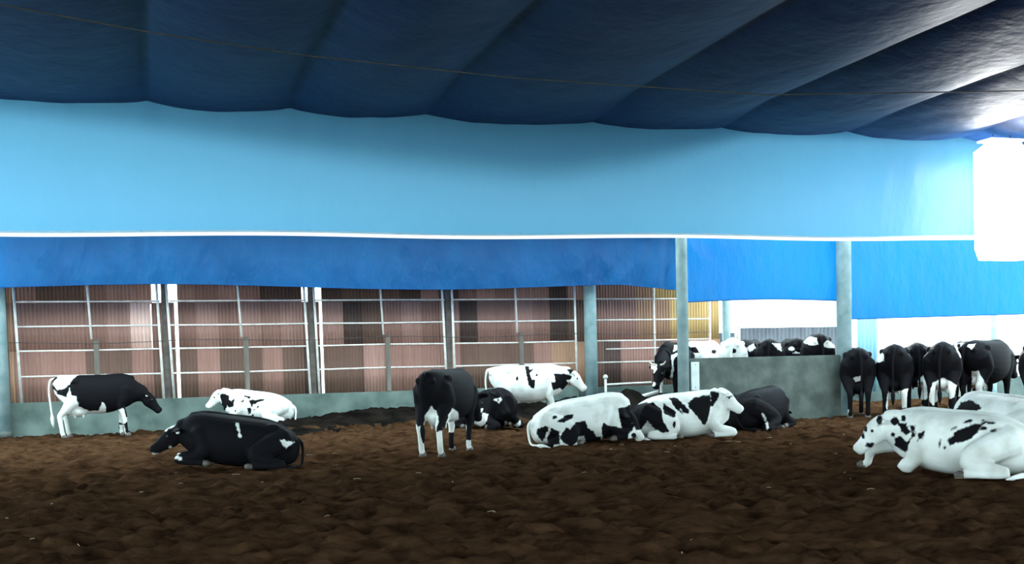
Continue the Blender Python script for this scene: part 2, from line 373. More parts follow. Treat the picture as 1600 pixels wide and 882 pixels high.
# ------------------------------------------------------------------ columns and concrete partition
def column(x, y, r, h, z0, lb):
    t = thing('column', (x, y, z0), lb, 'column')
    m = MB(); m.lathe([(r, 0), (r, h-.12), (r*.97, h)], 28); m.build('shaft', M['column'], t)
    m = MB(); m.lathe([(r*1.12, 0), (r*1.12, .10), (r*1.02, .14)], 28); m.build('foot', M['concrete'], t)
    return t
column(11.48, 27.95, .175, 4.6, .0, 'round teal column standing between the gates')
column(11.03, 21.55, .125, 4.65, -.05, 'slim pale column at the left end of the concrete partition')
column(15.17, 21.55, .17, 4.6, -.05, 'thicker grey-blue column at the right end of the concrete partition')
column(-3.37, 27.95, .13, 4.6, .0, 'teal column cut by the left frame edge, beside the leftmost gate')
b = MB(); b.box((11.12, 21.48, -.3), (15.05, 21.68, 1.45), 0, .02)
props(b.build('concrete_partition', M['concrete']), 'tall bare concrete partition between two columns, cows looking over it', 'wall')
t = thing('white_board', (11.27, 21.462, .75), 'narrow white board fixed at the left end of the concrete partition', 'board')
m = MB(); m.box((-.10, -.014, 0), (.10, .014, .62), 0, .006); m.build('panel', M['white_board'], t)
for z in (.06, .56):
    m = MB(); m.ell((0, -.016, z), (.012, .006, .012), 8, 6); m.build('screw', M['dark_post'], t)

# ------------------------------------------------------------------ open side beyond the partition
def corr_sheet(name, x0, x1, y, z0, z1, m, lb, cat):
    n = int((x1-x0)/.02); v = []; f = []
    for j in range(n+1):
        xx = (x1-x0)*j/n; dy = .02*math.sin(xx*2*math.pi/.14)
        for zz_, dd in ((0, 0), (z1-z0, 0), (z1-z0, .008), (0, .008)): v.append((xx, dy+dd, zz_))
    for j in range(n):
        a = j*4; c = a+4; f += [(a, c, c+1, a+1), (a+1, c+1, c+2, a+2), (a+2, c+2, c+3, a+3), (a+3, c+3, c, a)]
    b = MB(); b.add(v, f, 0, True); o = b.build(name, m); o.location = (x0, y, z0); return props(o, lb, cat)
YO = 29.5
corr_sheet('corrugated_sheet', 15.9, 16.85, YO, -.1, 2.22, M['galv'], 'short grey corrugated sheet left of the white post behind the partition', 'sheet')
corr_sheet('corrugated_sheet', 17.05, 20.6, YO, -.1, 2.36, M['galv'], 'long grey corrugated sheet right of the white post behind the partition', 'sheet')
corr_sheet('translucent_sheet', 20.6, 21.35, 28.6, .3, 3.4, M['cyan_sheet'], 'narrow cyan corrugated sheet beside the corner column', 'sheet')
for x, y, r, mt, lb in ((16.95, YO-.05, .07, 'pvc', 'white post between the two grey corrugated sheets'),
                        (16.15, 28.75, .12, 'column', 'pale post past the right end of the gates'),
                        (25.9, 28.75, .10, 'column', 'thin grey-blue post of the open side, right of the corner column')):
    t = thing('side_post', (x, y, -.35), lb, 'post')
    m = MB(); m.lathe([(r, 0), (r, 5.2)], 16); m.build('shaft', M[mt], t)
    m = MB(); m.lathe([(r*1.3, 0), (r*1.3, .42)], 16); m.build('foot', M['concrete'], t)
m = MB(); m.tube([(21.5, 28.55, 1.35), (25.9, 28.55, 1.36), (32, 28.55, 1.36)], .03, 8)
props(m.build('side_rail', M['steel']), 'single thin rail across the open side behind the row of dark cows', 'rail')
tarp('plastic_sheet', 15.7, 20.5, 29.3, lambda x: 4.6, lambda x: 2.35 + .03*(x-15.7), M['plastic'],
     lambda X, T: .18*(vnoise((X+T*1.6)*1.7, T*.8)-.5)*sstep(18, 19, X) + .12*(vnoise((X-T)*2.2, T)-.5), 5,
     'creased white plastic sheet in the opening above the grey corrugated sheets', hem=.012, cat='sheet')

# ------------------------------------------------------------------ small fittings
m = MB(); m.tube([(-6, 10.8, 5.4), (-1.38, 12.55, 5.27), (0.16, 13.12, 5.25), (1.93, 13.62, 5.25), (4.71, 14.04, 5.25), (8.66, 14.12, 5.25), (12.4, 13.14, 5.27), (18, 11.8, 5.4)], .009, 6)
props(m.build('ceiling_cable', M['wire']), 'thin dark cable strung across under the dark ceiling tarp', 'cable')
# pale pipes and a little stand lying by the round column
t = thing('pipe_stand', (11.75, 27.6, .35), 'small pale pipe stand with rails at the foot of the teal column', 'stand')
m = MB(); m.tube([(0, 0, -.35), (0, 0, .62)], .035, 10); m.build('upright', M['pvc'], t)
m = MB(); m.ell((0, 0, .66), (.07, .07, .07), 12, 8); m.build('knob', M['pvc'], t)
m = MB(); m.tube([(0, 0, .45), (1.5, .25, .47)], .03, 10); m.build('rail', M['pvc'], t)
m = MB(); m.tube([(.02, 0, .12), (.7, .12, .10)], .025, 10); m.build('rail', M['pvc'], t)
m = MB(); m.tube([(11.42, 27.4, .43), (11.2, 26.1, .45), (11.0, 24.75, .47)], .05, 12)
props(m.build('fallen_pipe', M['pvc']), 'long pale pipe lying behind the two white cows in the centre', 'pipe')
m = MB(); m.tube([(11.05, 24.65, .46), (11.5, 24.62, .55), (11.9, 24.6, .64)], .055, 12)
props(m.build('fallen_pipe', M['pvc']), 'short pale pipe slanting up from the manure heap towards the partition', 'pipe')

# ------------------------------------------------------------------ the glowing light at the right edge
t = thing('light_panel', (15.28, 16.75, 3.15), 'big glowing white light panel at the right frame edge before the blue tarps', 'lamp')
hw, hh, ch = .56, 2.2, .2
prof = [(-hw+.12, 0), (hw-.12, 0), (hw, ch), (hw, hh-ch), (hw-ch, hh), (-hw+ch+.1, hh), (-hw, hh-ch), (-hw+.03, ch)]
def prism(p, y0, y1):
    n = len(p); v = [(x, y0, z) for x, z in p] + [(x, y1, z) for x, z in p]
    return v, [tuple(range(n)), tuple(range(2*n-1, n-1, -1))] + [(i, i+n, (i+1) % n + n, (i+1) % n) for i in range(n)]
m = MB(); m.add(*prism(prof, -.10, .10)); m.build('diffuser', M['lamp'], t)
m = MB(); m.box((-.25, -.03, hh), (.25, .03, hh+.06), 0, .01); m.build('bracket', M['steel'], t)
m = MB(); m.box((-hw+.16, -.2, hh+.005), (hw-.16, .2, hh+.04), 0, .008); m.build('added_hood', M['hem'], t)  # top cover added to keep the panel's glow off the ceiling
for x in (-.2, .2):
    m = MB(); m.tube([(x, 0, hh+.05), (x, 0, 2.34)], .008, 6); m.build('chain', M['wire'], t)

# ------------------------------------------------------------------ cows
COWS = [
 dict(key='A', pose='stand', loc=(-1.273,26.528,0.0), yaw=2.75, scale=1.0, az=-2.75, poll=(1.109,0.0,0.988), muzzle=(1.528,0.0,0.467), base='B', polys=[[(-0.919,1.233),(-0.797,1.388),(-0.614,1.458),(-0.329,1.459),(-0.463,1.351),(-0.559,1.228),(-0.68,1.12),(-0.822,1.097)],[(-0.885,1.127),(-0.814,0.999),(-0.636,0.938),(-0.563,1.131),(-0.531,0.976),(-0.428,0.945),(-0.386,0.719),(-0.259,0.645),(-0.131,0.569),(-0.192,0.375),(-0.261,-0.016),(-0.831,0.011),(-0.984,0.018)],[(-0.182,0.6),(0.028,0.606),(0.115,0.8),(0.19,0.698),(0.182,0.501),(-0.136,0.457)],[(0.259,0.441),(0.398,0.592),(0.561,0.642),(0.605,0.427),(0.738,0.379),(0.545,0.273),(0.283,0.369)],[(0.196,0.203),(0.308,0.198),(0.297,-0.056),(0.159,-0.05)],[(0.464,0.248),(0.558,0.244),(0.612,-0.071),(0.451,-0.064)],[(1.117,1.065),(1.251,1.032),(1.395,0.855),(1.351,0.799),(1.22,0.918)]], label='black cow with a white rump and lowered head standing by the concrete kerb', seed=1, hid=0.0, tag=1),
 dict(key='B', pose='lie', loc=(2.346,27.29,0.16), yaw=173.09, scale=0.92, az=4.91, poll=(1.041,0.036,0.8), muzzle=(1.451,0.051,0.306), base='W', polys=[[(-0.903,0.642),(-0.83,0.673),(-0.687,0.635),(-0.675,0.535),(-0.628,0.484),(-0.561,0.581),(-0.56,0.382),(-0.666,0.336),(-0.728,0.388),(-0.784,0.19),(-0.831,0.209),(-0.856,0.392)],[(-0.332,0.657),(-0.188,0.62),(-0.19,0.57),(-0.334,0.616)],[(-0.368,0.559),(-0.32,0.549),(-0.355,0.483),(-0.395,0.493)],[(-0.223,0.537),(-0.077,0.558),(0.152,0.584),(0.15,0.542),(0.002,0.505),(-0.065,0.449),(-0.146,0.435),(-0.209,0.487)],[(-0.161,0.469),(-0.113,0.451),(-0.117,0.359),(-0.156,0.385)],[(-0.262,0.355),(-0.165,0.361),(-0.154,0.218),(-0.204,0.187)],[(-0.139,0.201),(-0.082,0.199),(-0.101,0.116),(-0.141,0.126)],[(-0.502,0.264),(-0.506,0.25),(-0.518,0.242),(-0.532,0.243),(-0.543,0.251),(-0.547,0.265),(-0.542,0.279),(-0.53,0.287),(-0.516,0.286),(-0.505,0.277)],[(-0.049,0.339),(-0.049,0.327),(-0.059,0.31),(-0.077,0.296),(-0.095,0.29),(-0.106,0.293),(-0.106,0.305),(-0.096,0.321),(-0.078,0.335),(-0.061,0.342)],[(0.013,0.391),(-0.0,0.365),(-0.014,0.351),(-0.024,0.355),(-0.025,0.375),(-0.017,0.403),(-0.003,0.429),(0.011,0.443),(0.021,0.439),(0.021,0.419)]], label='white cow with a black neck band lying against the concrete kerb, facing left', seed=2, hid=0.0, tilt=4),
 dict(key='C', pose='lie', loc=(1.125,16.601,0.0), yaw=176.12, scale=0.93, az=3.88, poll=(0.995,0.0,0.593), muzzle=(1.378,0.054,0.26), base='B', polys=[[(-1.088,0.512),(-0.97,0.611),(-0.902,0.592),(-0.927,0.553),(-1.004,0.516),(-1.037,0.462)],[(-1.057,0.136),(-0.988,0.156),(-0.976,0.276),(-0.91,0.209),(-0.935,0.138)],[(-1.337,0.148),(-1.034,0.146),(-0.79,0.131),(-0.792,0.083),(-1.323,0.108)],[(-1.363,0.253),(-1.331,0.299),(-1.293,0.29),(-1.311,0.227)],[(-0.074,0.657),(-0.035,0.656),(0.021,0.459),(-0.035,0.453),(-0.019,0.534)],[(0.542,0.455),(0.797,0.412),(0.723,0.357),(0.665,0.319),(0.596,0.395)],[(0.884,0.367),(0.932,0.357),(0.922,0.316)],[(-0.439,0.059),(-0.362,0.047),(-0.341,-0.01),(-0.426,-0.006)]], label='nearly all black cow lying alone on the bedding, chin on the ground', seed=3, hid=0.0, tag=1, tilt=5),
 dict(key='D', pose='stand', loc=(4.472,16.985,0.0), yaw=51.25, scale=0.96, az=14.75, poll=(0.183,-0.412,0.732), muzzle=(0.224,-0.503,0.427), base='B', polys=[[(-0.549,0.6),(-0.472,0.462),(-0.37,0.54),(-0.337,0.43),(-0.407,-0.113),(-0.606,-0.107),(-0.574,0.365)],[(-0.367,0.649),(-0.255,0.791),(-0.184,0.717),(-0.152,0.571),(-0.194,0.39),(-0.285,0.374),(-0.355,0.449)],[(-0.302,0.411),(-0.211,0.409),(-0.225,-0.082),(-0.298,-0.08)],[(-0.212,0.391),(-0.066,0.423),(0.013,0.657),(0.07,0.755),(0.158,0.671),(0.173,0.525),(0.099,0.491),(0.13,0.308),(-0.069,0.314),(-0.027,-0.125),(-0.208,-0.119)],[(0.145,0.18),(0.363,0.174),(0.377,0.027),(0.141,0.034)],[(0.225,0.451),(0.298,0.449),(0.275,0.304),(0.205,0.379)]], label='black cow seen from behind with white hind legs, standing in the middle of the bedding', seed=4, hid=0.0, lpoll=(1.22,0.02,0.98), lmuz=(1.5,0.05,0.55)),
 dict(key='E', pose='lie', loc=(7.164,23.413,0.0), yaw=-83.01, scale=1.06, az=17.01, poll=(0.763,-0.189,0.804), muzzle=(1.065,0.073,0.211), base='B', polys=[[(-0.477,-0.14),(-0.334,0.298),(-0.248,0.476),(-0.175,0.458),(-0.289,0.166),(-0.185,0.376),(-0.055,0.34),(-0.126,0.129),(-0.227,0.033),(-0.215,-0.147)],[(-0.214,-0.114),(-0.064,0.013),(0.064,-0.122)],[(0.3,0.183),(0.364,0.133),(0.325,-0.145),(0.259,-0.143)],[(0.113,-0.09),(0.392,-0.081),(0.406,-0.163),(0.112,-0.156)],[(0.051,0.664),(0.216,0.709),(0.238,0.643),(0.172,0.588)],[(0.429,0.082),(0.56,0.111),(0.628,0.208),(0.65,0.109),(0.558,0.029)]], label='black and white cow lying just behind the black cow seen from behind', seed=5, hid=0.0),
 dict(key='F', pose='stand', loc=(8.263,24.033,0.0), yaw=-16.97, scale=0.98, az=18.97, poll=(1.096,-0.038,1.255), muzzle=(1.437,-0.05,0.851), base='W', polys=[[(-0.056,1.369),(0.033,1.375),(0.066,1.277),(0.165,1.346),(0.119,1.258),(0.047,1.207),(0.114,1.046),(0.167,1.044),(0.163,0.867),(0.127,0.832),(0.023,0.941),(-0.025,1.173)],[(0.613,1.175),(0.72,1.172),(0.861,1.169),(0.985,1.13),(1.037,1.094),(1.0,1.024),(0.894,1.026),(0.98,0.918),(0.8,0.798),(0.748,0.835),(0.587,0.786),(0.538,0.982),(0.644,0.979)],[(0.934,1.265),(1.077,1.288),(1.111,1.251),(0.985,1.157)],[(-0.208,1.089),(-0.215,1.063),(-0.231,1.047),(-0.251,1.048),(-0.266,1.064),(-0.272,1.091),(-0.265,1.117),(-0.249,1.132),(-0.229,1.132),(-0.213,1.115)],[(0.232,1.167),(0.228,1.141),(0.219,1.125),(0.208,1.125),(0.199,1.142),(0.197,1.168),(0.201,1.194),(0.21,1.209),(0.221,1.209),(0.229,1.193)]], label='mostly white cow standing side on in front of the round column by the gates', seed=6, hid=0.0),
 dict(key='G', pose='lie', loc=(7.173,17.858,0.0), yaw=-13.88, scale=0.98, az=21.88, poll=(0.857,-0.151,0.468), muzzle=(1.04,-0.249,0.078), base='W', polys=[[(-0.817,0.328),(-0.644,0.387),(-0.582,0.354),(-0.713,0.107),(-0.789,0.187)],[(-0.633,0.168),(-0.536,0.338),(-0.397,0.272),(-0.418,0.054),(-0.511,0.072),(-0.544,-0.037),(-0.638,-0.035)],[(-0.399,0.179),(-0.287,0.332),(-0.225,0.3),(-0.13,0.391),(0.057,0.418),(0.085,0.293),(0.192,0.197),(0.221,0.103),(0.298,0.102),(0.295,-0.054),(0.048,-0.018),(0.004,0.139),(-0.088,0.156),(-0.106,0.079),(-0.232,0.003),(-0.324,0.052)],[(-0.424,0.444),(-0.282,0.535),(-0.142,0.54),(-0.159,0.485),(-0.316,0.426)],[(-0.418,0.522),(-0.426,0.51),(-0.448,0.502),(-0.475,0.503),(-0.497,0.511),(-0.505,0.524),(-0.496,0.537),(-0.474,0.544),(-0.447,0.544),(-0.426,0.535)],[(0.317,0.257),(0.365,0.334),(0.472,0.269),(0.672,0.218),(0.633,0.561),(0.803,0.573),(1.051,0.66),(1.172,0.549),(1.041,0.149),(0.918,0.151),(0.904,0.214),(0.778,0.092),(0.76,-0.048),(0.59,-0.044),(0.561,0.081),(0.328,0.039)],[(0.913,0.061),(0.905,0.037),(0.883,0.023),(0.856,0.024),(0.835,0.039),(0.827,0.063),(0.836,0.086),(0.857,0.101),(0.884,0.1),(0.905,0.085)]], label='white cow with big black patches lying with its muzzle on the ground', seed=7, hid=0.0, tilt=4),
 dict(key='H', pose='lie', loc=(9.112,17.941,0.0), yaw=-14.92, scale=1.0, az=26.92, poll=(0.745,-0.158,0.875), muzzle=(1.152,-0.245,0.518), base='W', polys=[[(-0.208,0.745),(-0.076,0.742),(0.146,0.528),(0.145,0.452),(0.051,0.473),(-0.004,0.55),(0.051,0.435),(-0.061,0.513),(-0.134,0.629)],[(-0.304,0.651),(-0.08,0.494),(-0.101,0.38),(-0.307,0.479)],[(-0.305,0.556),(-0.211,0.554),(-0.231,0.478),(-0.297,0.498)],[(0.129,0.643),(0.262,0.735),(0.543,0.777),(0.54,0.597),(0.46,0.257),(0.422,0.219),(0.275,0.412),(0.165,0.547)],[(0.544,0.843),(0.692,0.821),(0.691,0.726),(0.576,0.558),(0.54,0.597)],[(-0.969,0.607),(-0.492,0.674),(-0.325,0.537),(-0.327,0.384),(-0.199,0.153),(-0.294,0.135),(-0.463,0.195),(-0.593,0.351),(-0.73,0.123),(-0.978,0.127)],[(-0.086,0.285),(-0.091,0.251),(-0.105,0.231),(-0.121,0.231),(-0.134,0.252),(-0.138,0.286),(-0.133,0.319),(-0.119,0.34),(-0.103,0.339),(-0.09,0.318)],[(0.959,0.744),(0.946,0.733),(0.911,0.721),(0.865,0.714),(0.828,0.714),(0.812,0.72),(0.825,0.731),(0.861,0.743),(0.906,0.75),(0.943,0.75)]], label='white cow with black patches and raised white head, lying in front of the concrete partition', seed=8, hid=0.0),
 dict(key='I', pose='lie', loc=(11.427,19.09,0.0), yaw=29.1, scale=1.0, az=30.9, poll=(0.826,-0.031,0.359), muzzle=(1.184,-0.051,0.076), base='B', polys=[[(0.05,0.36),(0.11,0.349),(0.198,0.078),(0.147,0.037)]], label='black cow lying tail first in the shadow at the foot of the concrete partition', seed=9, hid=0.0),
 dict(key='J', pose='lie', loc=(8.905,10.403,0.0), yaw=123.44, scale=0.91, az=40.56, poll=(0.989,0.226,0.734), muzzle=(1.299,0.373,0.347), base='W', polys=[[(-1.041,0.533),(-1.047,0.51),(-1.064,0.496),(-1.084,0.496),(-1.1,0.51),(-1.106,0.533),(-1.099,0.556),(-1.083,0.57),(-1.063,0.57),(-1.047,0.555)],[(-1.068,0.456),(-1.072,0.433),(-1.082,0.419),(-1.095,0.419),(-1.105,0.433),(-1.109,0.456),(-1.105,0.478),(-1.095,0.492),(-1.082,0.492),(-1.072,0.478)],[(-0.968,0.34),(-0.977,0.32),(-1.001,0.308),(-1.031,0.308),(-1.055,0.32),(-1.064,0.34),(-1.055,0.36),(-1.031,0.372),(-1.001,0.372),(-0.977,0.36)],[(-0.861,0.64),(-0.868,0.608),(-0.886,0.589),(-0.909,0.589),(-0.927,0.609),(-0.933,0.64),(-0.926,0.672),(-0.908,0.691),(-0.886,0.691),(-0.867,0.672)],[(-0.682,0.616),(-0.691,0.588),(-0.714,0.57),(-0.742,0.57),(-0.765,0.588),(-0.774,0.617),(-0.765,0.645),(-0.742,0.663),(-0.713,0.663),(-0.691,0.645)],[(-0.604,0.654),(-0.609,0.629),(-0.622,0.614),(-0.638,0.614),(-0.651,0.629),(-0.656,0.654),(-0.651,0.679),(-0.638,0.695),(-0.622,0.695),(-0.609,0.679)],[(-0.702,0.594),(-0.587,0.608),(-0.56,0.487),(-0.603,0.449),(-0.66,0.517)],[(-0.559,0.578),(-0.502,0.578),(-0.496,0.456),(-0.539,0.418)],[(-0.46,0.472),(-0.389,0.54),(-0.411,0.426),(-0.475,0.396)],[(-0.732,0.426),(-0.646,0.441),(-0.589,0.38),(-0.546,0.434),(-0.575,0.319),(-0.604,0.243),(-0.661,0.273),(-0.733,0.334)],[(-0.729,0.471),(-0.733,0.455),(-0.743,0.445),(-0.755,0.445),(-0.765,0.455),(-0.769,0.471),(-0.765,0.488),(-0.755,0.498),(-0.743,0.498),(-0.733,0.488)],[(-0.151,0.412),(-0.04,0.532),(0.098,0.591),(0.262,0.628),(0.18,0.532),(0.125,0.457),(-0.013,0.382),(-0.068,0.397),(-0.124,0.352)],[(-0.153,0.337),(-0.157,0.322),(-0.166,0.314),(-0.179,0.314),(-0.188,0.322),(-0.192,0.336),(-0.188,0.351),(-0.178,0.359),(-0.166,0.359),(-0.157,0.351)],[(-0.208,0.378),(-0.217,0.353),(-0.227,0.339),(-0.236,0.341),(-0.239,0.359),(-0.235,0.385),(-0.226,0.41),(-0.215,0.424),(-0.206,0.422),(-0.204,0.404)],[(0.12,0.652),(0.113,0.641),(0.09,0.627),(0.06,0.615),(0.033,0.61),(0.022,0.614),(0.029,0.625),(0.052,0.639),(0.082,0.651),(0.108,0.656)],[(-0.043,0.578),(-0.046,0.566),(-0.063,0.55),(-0.087,0.535),(-0.108,0.527),(-0.12,0.531),(-0.116,0.543),(-0.1,0.559),(-0.076,0.574),(-0.054,0.581)],[(0.275,0.561),(0.267,0.546),(0.247,0.536),(0.222,0.536),(0.201,0.546),(0.194,0.561),(0.202,0.577),(0.222,0.587),(0.247,0.587),(0.267,0.577)],[(0.387,0.557),(0.381,0.547),(0.36,0.534),(0.333,0.523),(0.309,0.518),(0.298,0.521),(0.305,0.531),(0.326,0.544),(0.353,0.555),(0.377,0.56)],[(0.382,0.602),(0.365,0.599),(0.325,0.604),(0.276,0.615),(0.237,0.629),(0.223,0.639),(0.239,0.643),(0.28,0.637),(0.329,0.626),(0.368,0.612)]], label='large white cow with scattered black spots lying nearest on the right, facing left', seed=10, hid=0.0, reach=1),
 dict(key='L', pose='lie', loc=(11.669,12.709,0.0), yaw=95.44, scale=0.98, az=42.56, poll=None, muzzle=None, base='W', polys=[[(-0.685,0.57),(-0.615,0.682),(-0.459,0.718),(-0.322,0.624),(-0.391,0.559),(-0.135,0.539),(-0.152,0.465),(-0.305,0.446),(-0.686,0.494)]], label='white cow with a black flank patch lying behind the spotted white cow on the right', seed=11, hid=0.0, lpoll=(0.98,-0.34,0.56), lmuz=(0.62,-0.58,0.26)),
 dict(key='O', pose='stand', loc=(12.051,24.035,0.38), yaw=-132.63, scale=1.04, az=26.63, poll=(1.388,0.044,0.899), muzzle=(1.601,-0.002,0.491), base='B', polys=[[(-0.533,0.955),(-0.392,0.96),(-0.403,0.827),(-0.466,0.749),(-0.526,0.83)],[(-0.434,0.5),(-0.446,0.462),(-0.476,0.44),(-0.513,0.441),(-0.543,0.464),(-0.553,0.502),(-0.541,0.54),(-0.511,0.562),(-0.474,0.561),(-0.444,0.538)],[(-0.36,0.276),(-0.321,0.506),(-0.213,0.61),(-0.058,0.465),(-0.061,0.27)],[(-0.064,1.155),(0.166,1.255),(-0.013,1.03),(-0.009,0.782),(-0.056,0.571),(-0.109,0.572),(-0.051,0.854)],[(0.011,1.401),(0.168,1.397),(0.132,1.309),(-0.01,1.242)]], label='black cow with a white forehead spot coming round the left end of the concrete partition', seed=12, hid=0.0),
 dict(key='W1', pose='stand', loc=(14.063,26.304,0.47), yaw=33.87, scale=1.02, az=28.13, poll=None, muzzle=None, base='W', polys=[[(-0.379,1.27),(-0.184,1.293),(-0.076,1.122),(-0.381,1.13)],[(0.351,1.152),(0.338,1.12),(0.303,1.1),(0.26,1.102),(0.226,1.123),(0.214,1.156),(0.227,1.188),(0.262,1.208),(0.304,1.207),(0.339,1.185)],[(0.53,1.148),(0.514,1.132),(0.472,1.123),(0.421,1.124),(0.38,1.135),(0.365,1.152),(0.381,1.168),(0.422,1.177),(0.473,1.176),(0.514,1.164)]], label='bright white cow back over the left end of the concrete partition', seed=20, hid=0.0, grp='cows behind the concrete partition'),
 dict(key='W2', pose='stand', loc=(13.256,23.308,0.47), yaw=60.37, scale=1.02, az=29.63, poll=None, muzzle=None, base='W', polys=[[(0.095,1.129),(0.081,1.098),(0.043,1.079),(-0.002,1.08),(-0.039,1.101),(-0.052,1.133),(-0.038,1.165),(-0.001,1.184),(0.045,1.183),(0.081,1.162)]], label='pale grey cow rump behind the concrete partition, right of the bright white back', seed=21, hid=0.0, grp='cows behind the concrete partition'),
 dict(key='W3', pose='stand', loc=(15.175,25.728,0.47), yaw=44.47, scale=1.02, az=30.53, poll=None, muzzle=None, base='B', polys=[[(-0.119,1.229),(0.073,1.335),(0.126,1.222),(-0.011,1.115)]], label='black cow behind the concrete partition, just below the white post', seed=22, hid=0.0, grp='cows behind the concrete partition'),
 dict(key='W4', pose='stand', loc=(14.108,23.028,0.42), yaw=58.51, scale=1.02, az=31.49, poll=None, muzzle=None, base='B', polys=[[(0.053,1.333),(0.247,1.328),(0.27,1.152),(0.197,1.179)]], label='black cow with a pale hip behind the middle of the concrete partition', seed=23, hid=0.0, grp='cows behind the concrete partition'),
 dict(key='W5', pose='stand', loc=(16.219,25.386,0.47), yaw=71.43, scale=1.02, az=32.57, poll=None, muzzle=None, base='B', polys=[[(0.084,1.168),(0.068,1.136),(0.028,1.117),(-0.022,1.118),(-0.063,1.14),(-0.078,1.173),(-0.062,1.205),(-0.021,1.224),(0.029,1.223),(0.069,1.201)],[(0.029,1.059),(0.164,1.138),(0.244,1.025)]], label='black cow back behind the partition, left of the white topped one', seed=24, hid=0.0, grp='cows behind the concrete partition'),
 dict(key='W6', pose='stand', loc=(15.224,22.767,0.46), yaw=63.23, scale=1.06, az=33.77, poll=None, muzzle=None, base='B', polys=[[(-0.298,1.327),(-0.151,1.449),(0.019,1.393),(0.053,1.242),(-0.056,1.22),(-0.25,1.276)],[(0.138,1.239),(0.26,1.336),(0.427,1.256),(0.426,1.156),(0.234,1.161)]], label='black cow with a white topped back behind the right end of the partition', seed=25, hid=0.0, grp='cows behind the concrete partition'),
 dict(key='M1', pose='stand', loc=(15.513,21.621,0.0), yaw=59.34, scale=1.13, az=35.66, poll=None, muzzle=None, base='B', polys=[[(-0.053,0.921),(0.128,0.964),(0.15,0.869),(-0.009,0.825)],[(-0.263,0.164),(-0.149,0.21),(-0.174,-0.027),(-0.265,-0.027)]], label='dark cow seen from behind, right next to the corner column', seed=40, hid=0.0, grp='dark cows standing in a row at the open side'),
 dict(key='M2', pose='stand', loc=(16.314,21.253,0.0), yaw=52.49, scale=1.17, az=37.51, poll=None, muzzle=None, base='B', polys=[[(-0.155,0.547),(0.091,0.591),(0.357,0.68),(0.377,0.234),(-0.179,0.192)],[(-0.395,1.404),(-0.238,1.47),(-0.217,1.281),(-0.397,1.238)]], label='dark cow with whitish lower legs, second from the corner column', seed=41, hid=0.0, grp='dark cows standing in a row at the open side'),
 dict(key='M3', pose='stand', loc=(18.853,23.679,0.0), yaw=53.47, scale=1.21, az=38.53, poll=None, muzzle=None, base='B', polys=[[(0.03,0.717),(0.179,0.925),(0.265,0.844),(0.25,0.29),(0.027,0.134)],[(-0.277,1.518),(-0.177,1.568),(-0.228,1.358)]], label='dark cow with a white hind leg standing set back, third in the row', seed=42, hid=0.0, grp='dark cows standing in a row at the open side'),
 dict(key='M4', pose='stand', loc=(17.32,20.817,0.0), yaw=48.24, scale=1.19, az=39.76, poll=None, muzzle=None, base='B', polys=[[(-0.316,0.406),(-0.226,0.759),(-0.006,0.873),(0.298,0.703),(0.253,0.446),(0.101,0.401),(-0.206,0.263)],[(0.236,1.592),(0.452,1.609),(0.451,1.423),(0.364,1.309)]], label='dark cow with a broad white udder in the middle of the row', seed=43, hid=0.0, grp='dark cows standing in a row at the open side'),
 dict(key='M5', pose='stand', loc=(19.148,21.479,0.0), yaw=24.28, scale=1.21, az=41.72, poll=None, muzzle=None, base='B', polys=[[(-0.321,0.975),(-0.185,0.997),(0.018,0.575),(-0.028,0.329),(-0.096,0.132),(-0.346,0.233)],[(0.13,0.327),(0.265,0.326),(0.219,0.081)],[(-0.479,1.597),(-0.229,1.639),(-0.32,1.494)]], label='dark cow with a pale blue-white hind leg, below the thin post of the open side', seed=44, hid=0.0, grp='dark cows standing in a row at the open side'),
 dict(key='M7', pose='stand', loc=(19.956,23.212,0.0), yaw=43.31, scale=1.21, az=40.69, poll=None, muzzle=None, base='B', polys=[[(-0.229,1.67),(0.306,1.68),(0.209,1.473),(-0.035,1.27)],[(-0.158,0.956),(0.062,0.951),(0.084,0.266),(-0.184,0.269)]], label='dark cow with a pale patch on its back, half hidden in the row', seed=45, hid=0.0, grp='dark cows standing in a row at the open side'),
 dict(key='M6', pose='stand', loc=(18.634,19.334,0.0), yaw=48.06, scale=1.17, az=43.94, poll=None, muzzle=None, base='B', polys=[[(-0.423,0.758),(-0.3,0.71),(-0.341,0.393)]], label='dark cow at the far right end of the row, cut by the frame', seed=46, hid=0.0, grp='dark cows standing in a row at the open side'),
]
def catmull(pts, rad, sub=3):
    P = [Vector(p) for p in pts]; n = len(P); out = []; ro = []
    for i in range(n-1):
        a, b_, c, d = P[max(i-1, 0)], P[i], P[i+1], P[min(i+2, n-1)]
        for k in range(sub):
            t = k/sub
            out.append(.5*((2*b_) + (c-a)*t + (2*a-5*b_+4*c-d)*t*t + (3*b_-a-3*c+d)*t**3)); ro.append(rad[i]*(1-t)+rad[i+1]*t)
    out.append(P[-1]); ro.append(rad[-1]); return out, ro
def limb(mb, chain, n=12):
    """chain of (x,y,z,r): a smooth tapering tube with round ends"""
    p, r = catmull([c[:3] for c in chain], [c[3] for c in chain])
    d0 = (p[0]-p[1]).normalized(); d1 = (p[-1]-p[-2]).normalized()
    p = [p[0]+d0*r[0]*.8] + p + [p[-1]+d1*r[-1]*.6]; r = [r[0]*.45] + r + [r[-1]*.5]
    mb.tube(p, r, n)
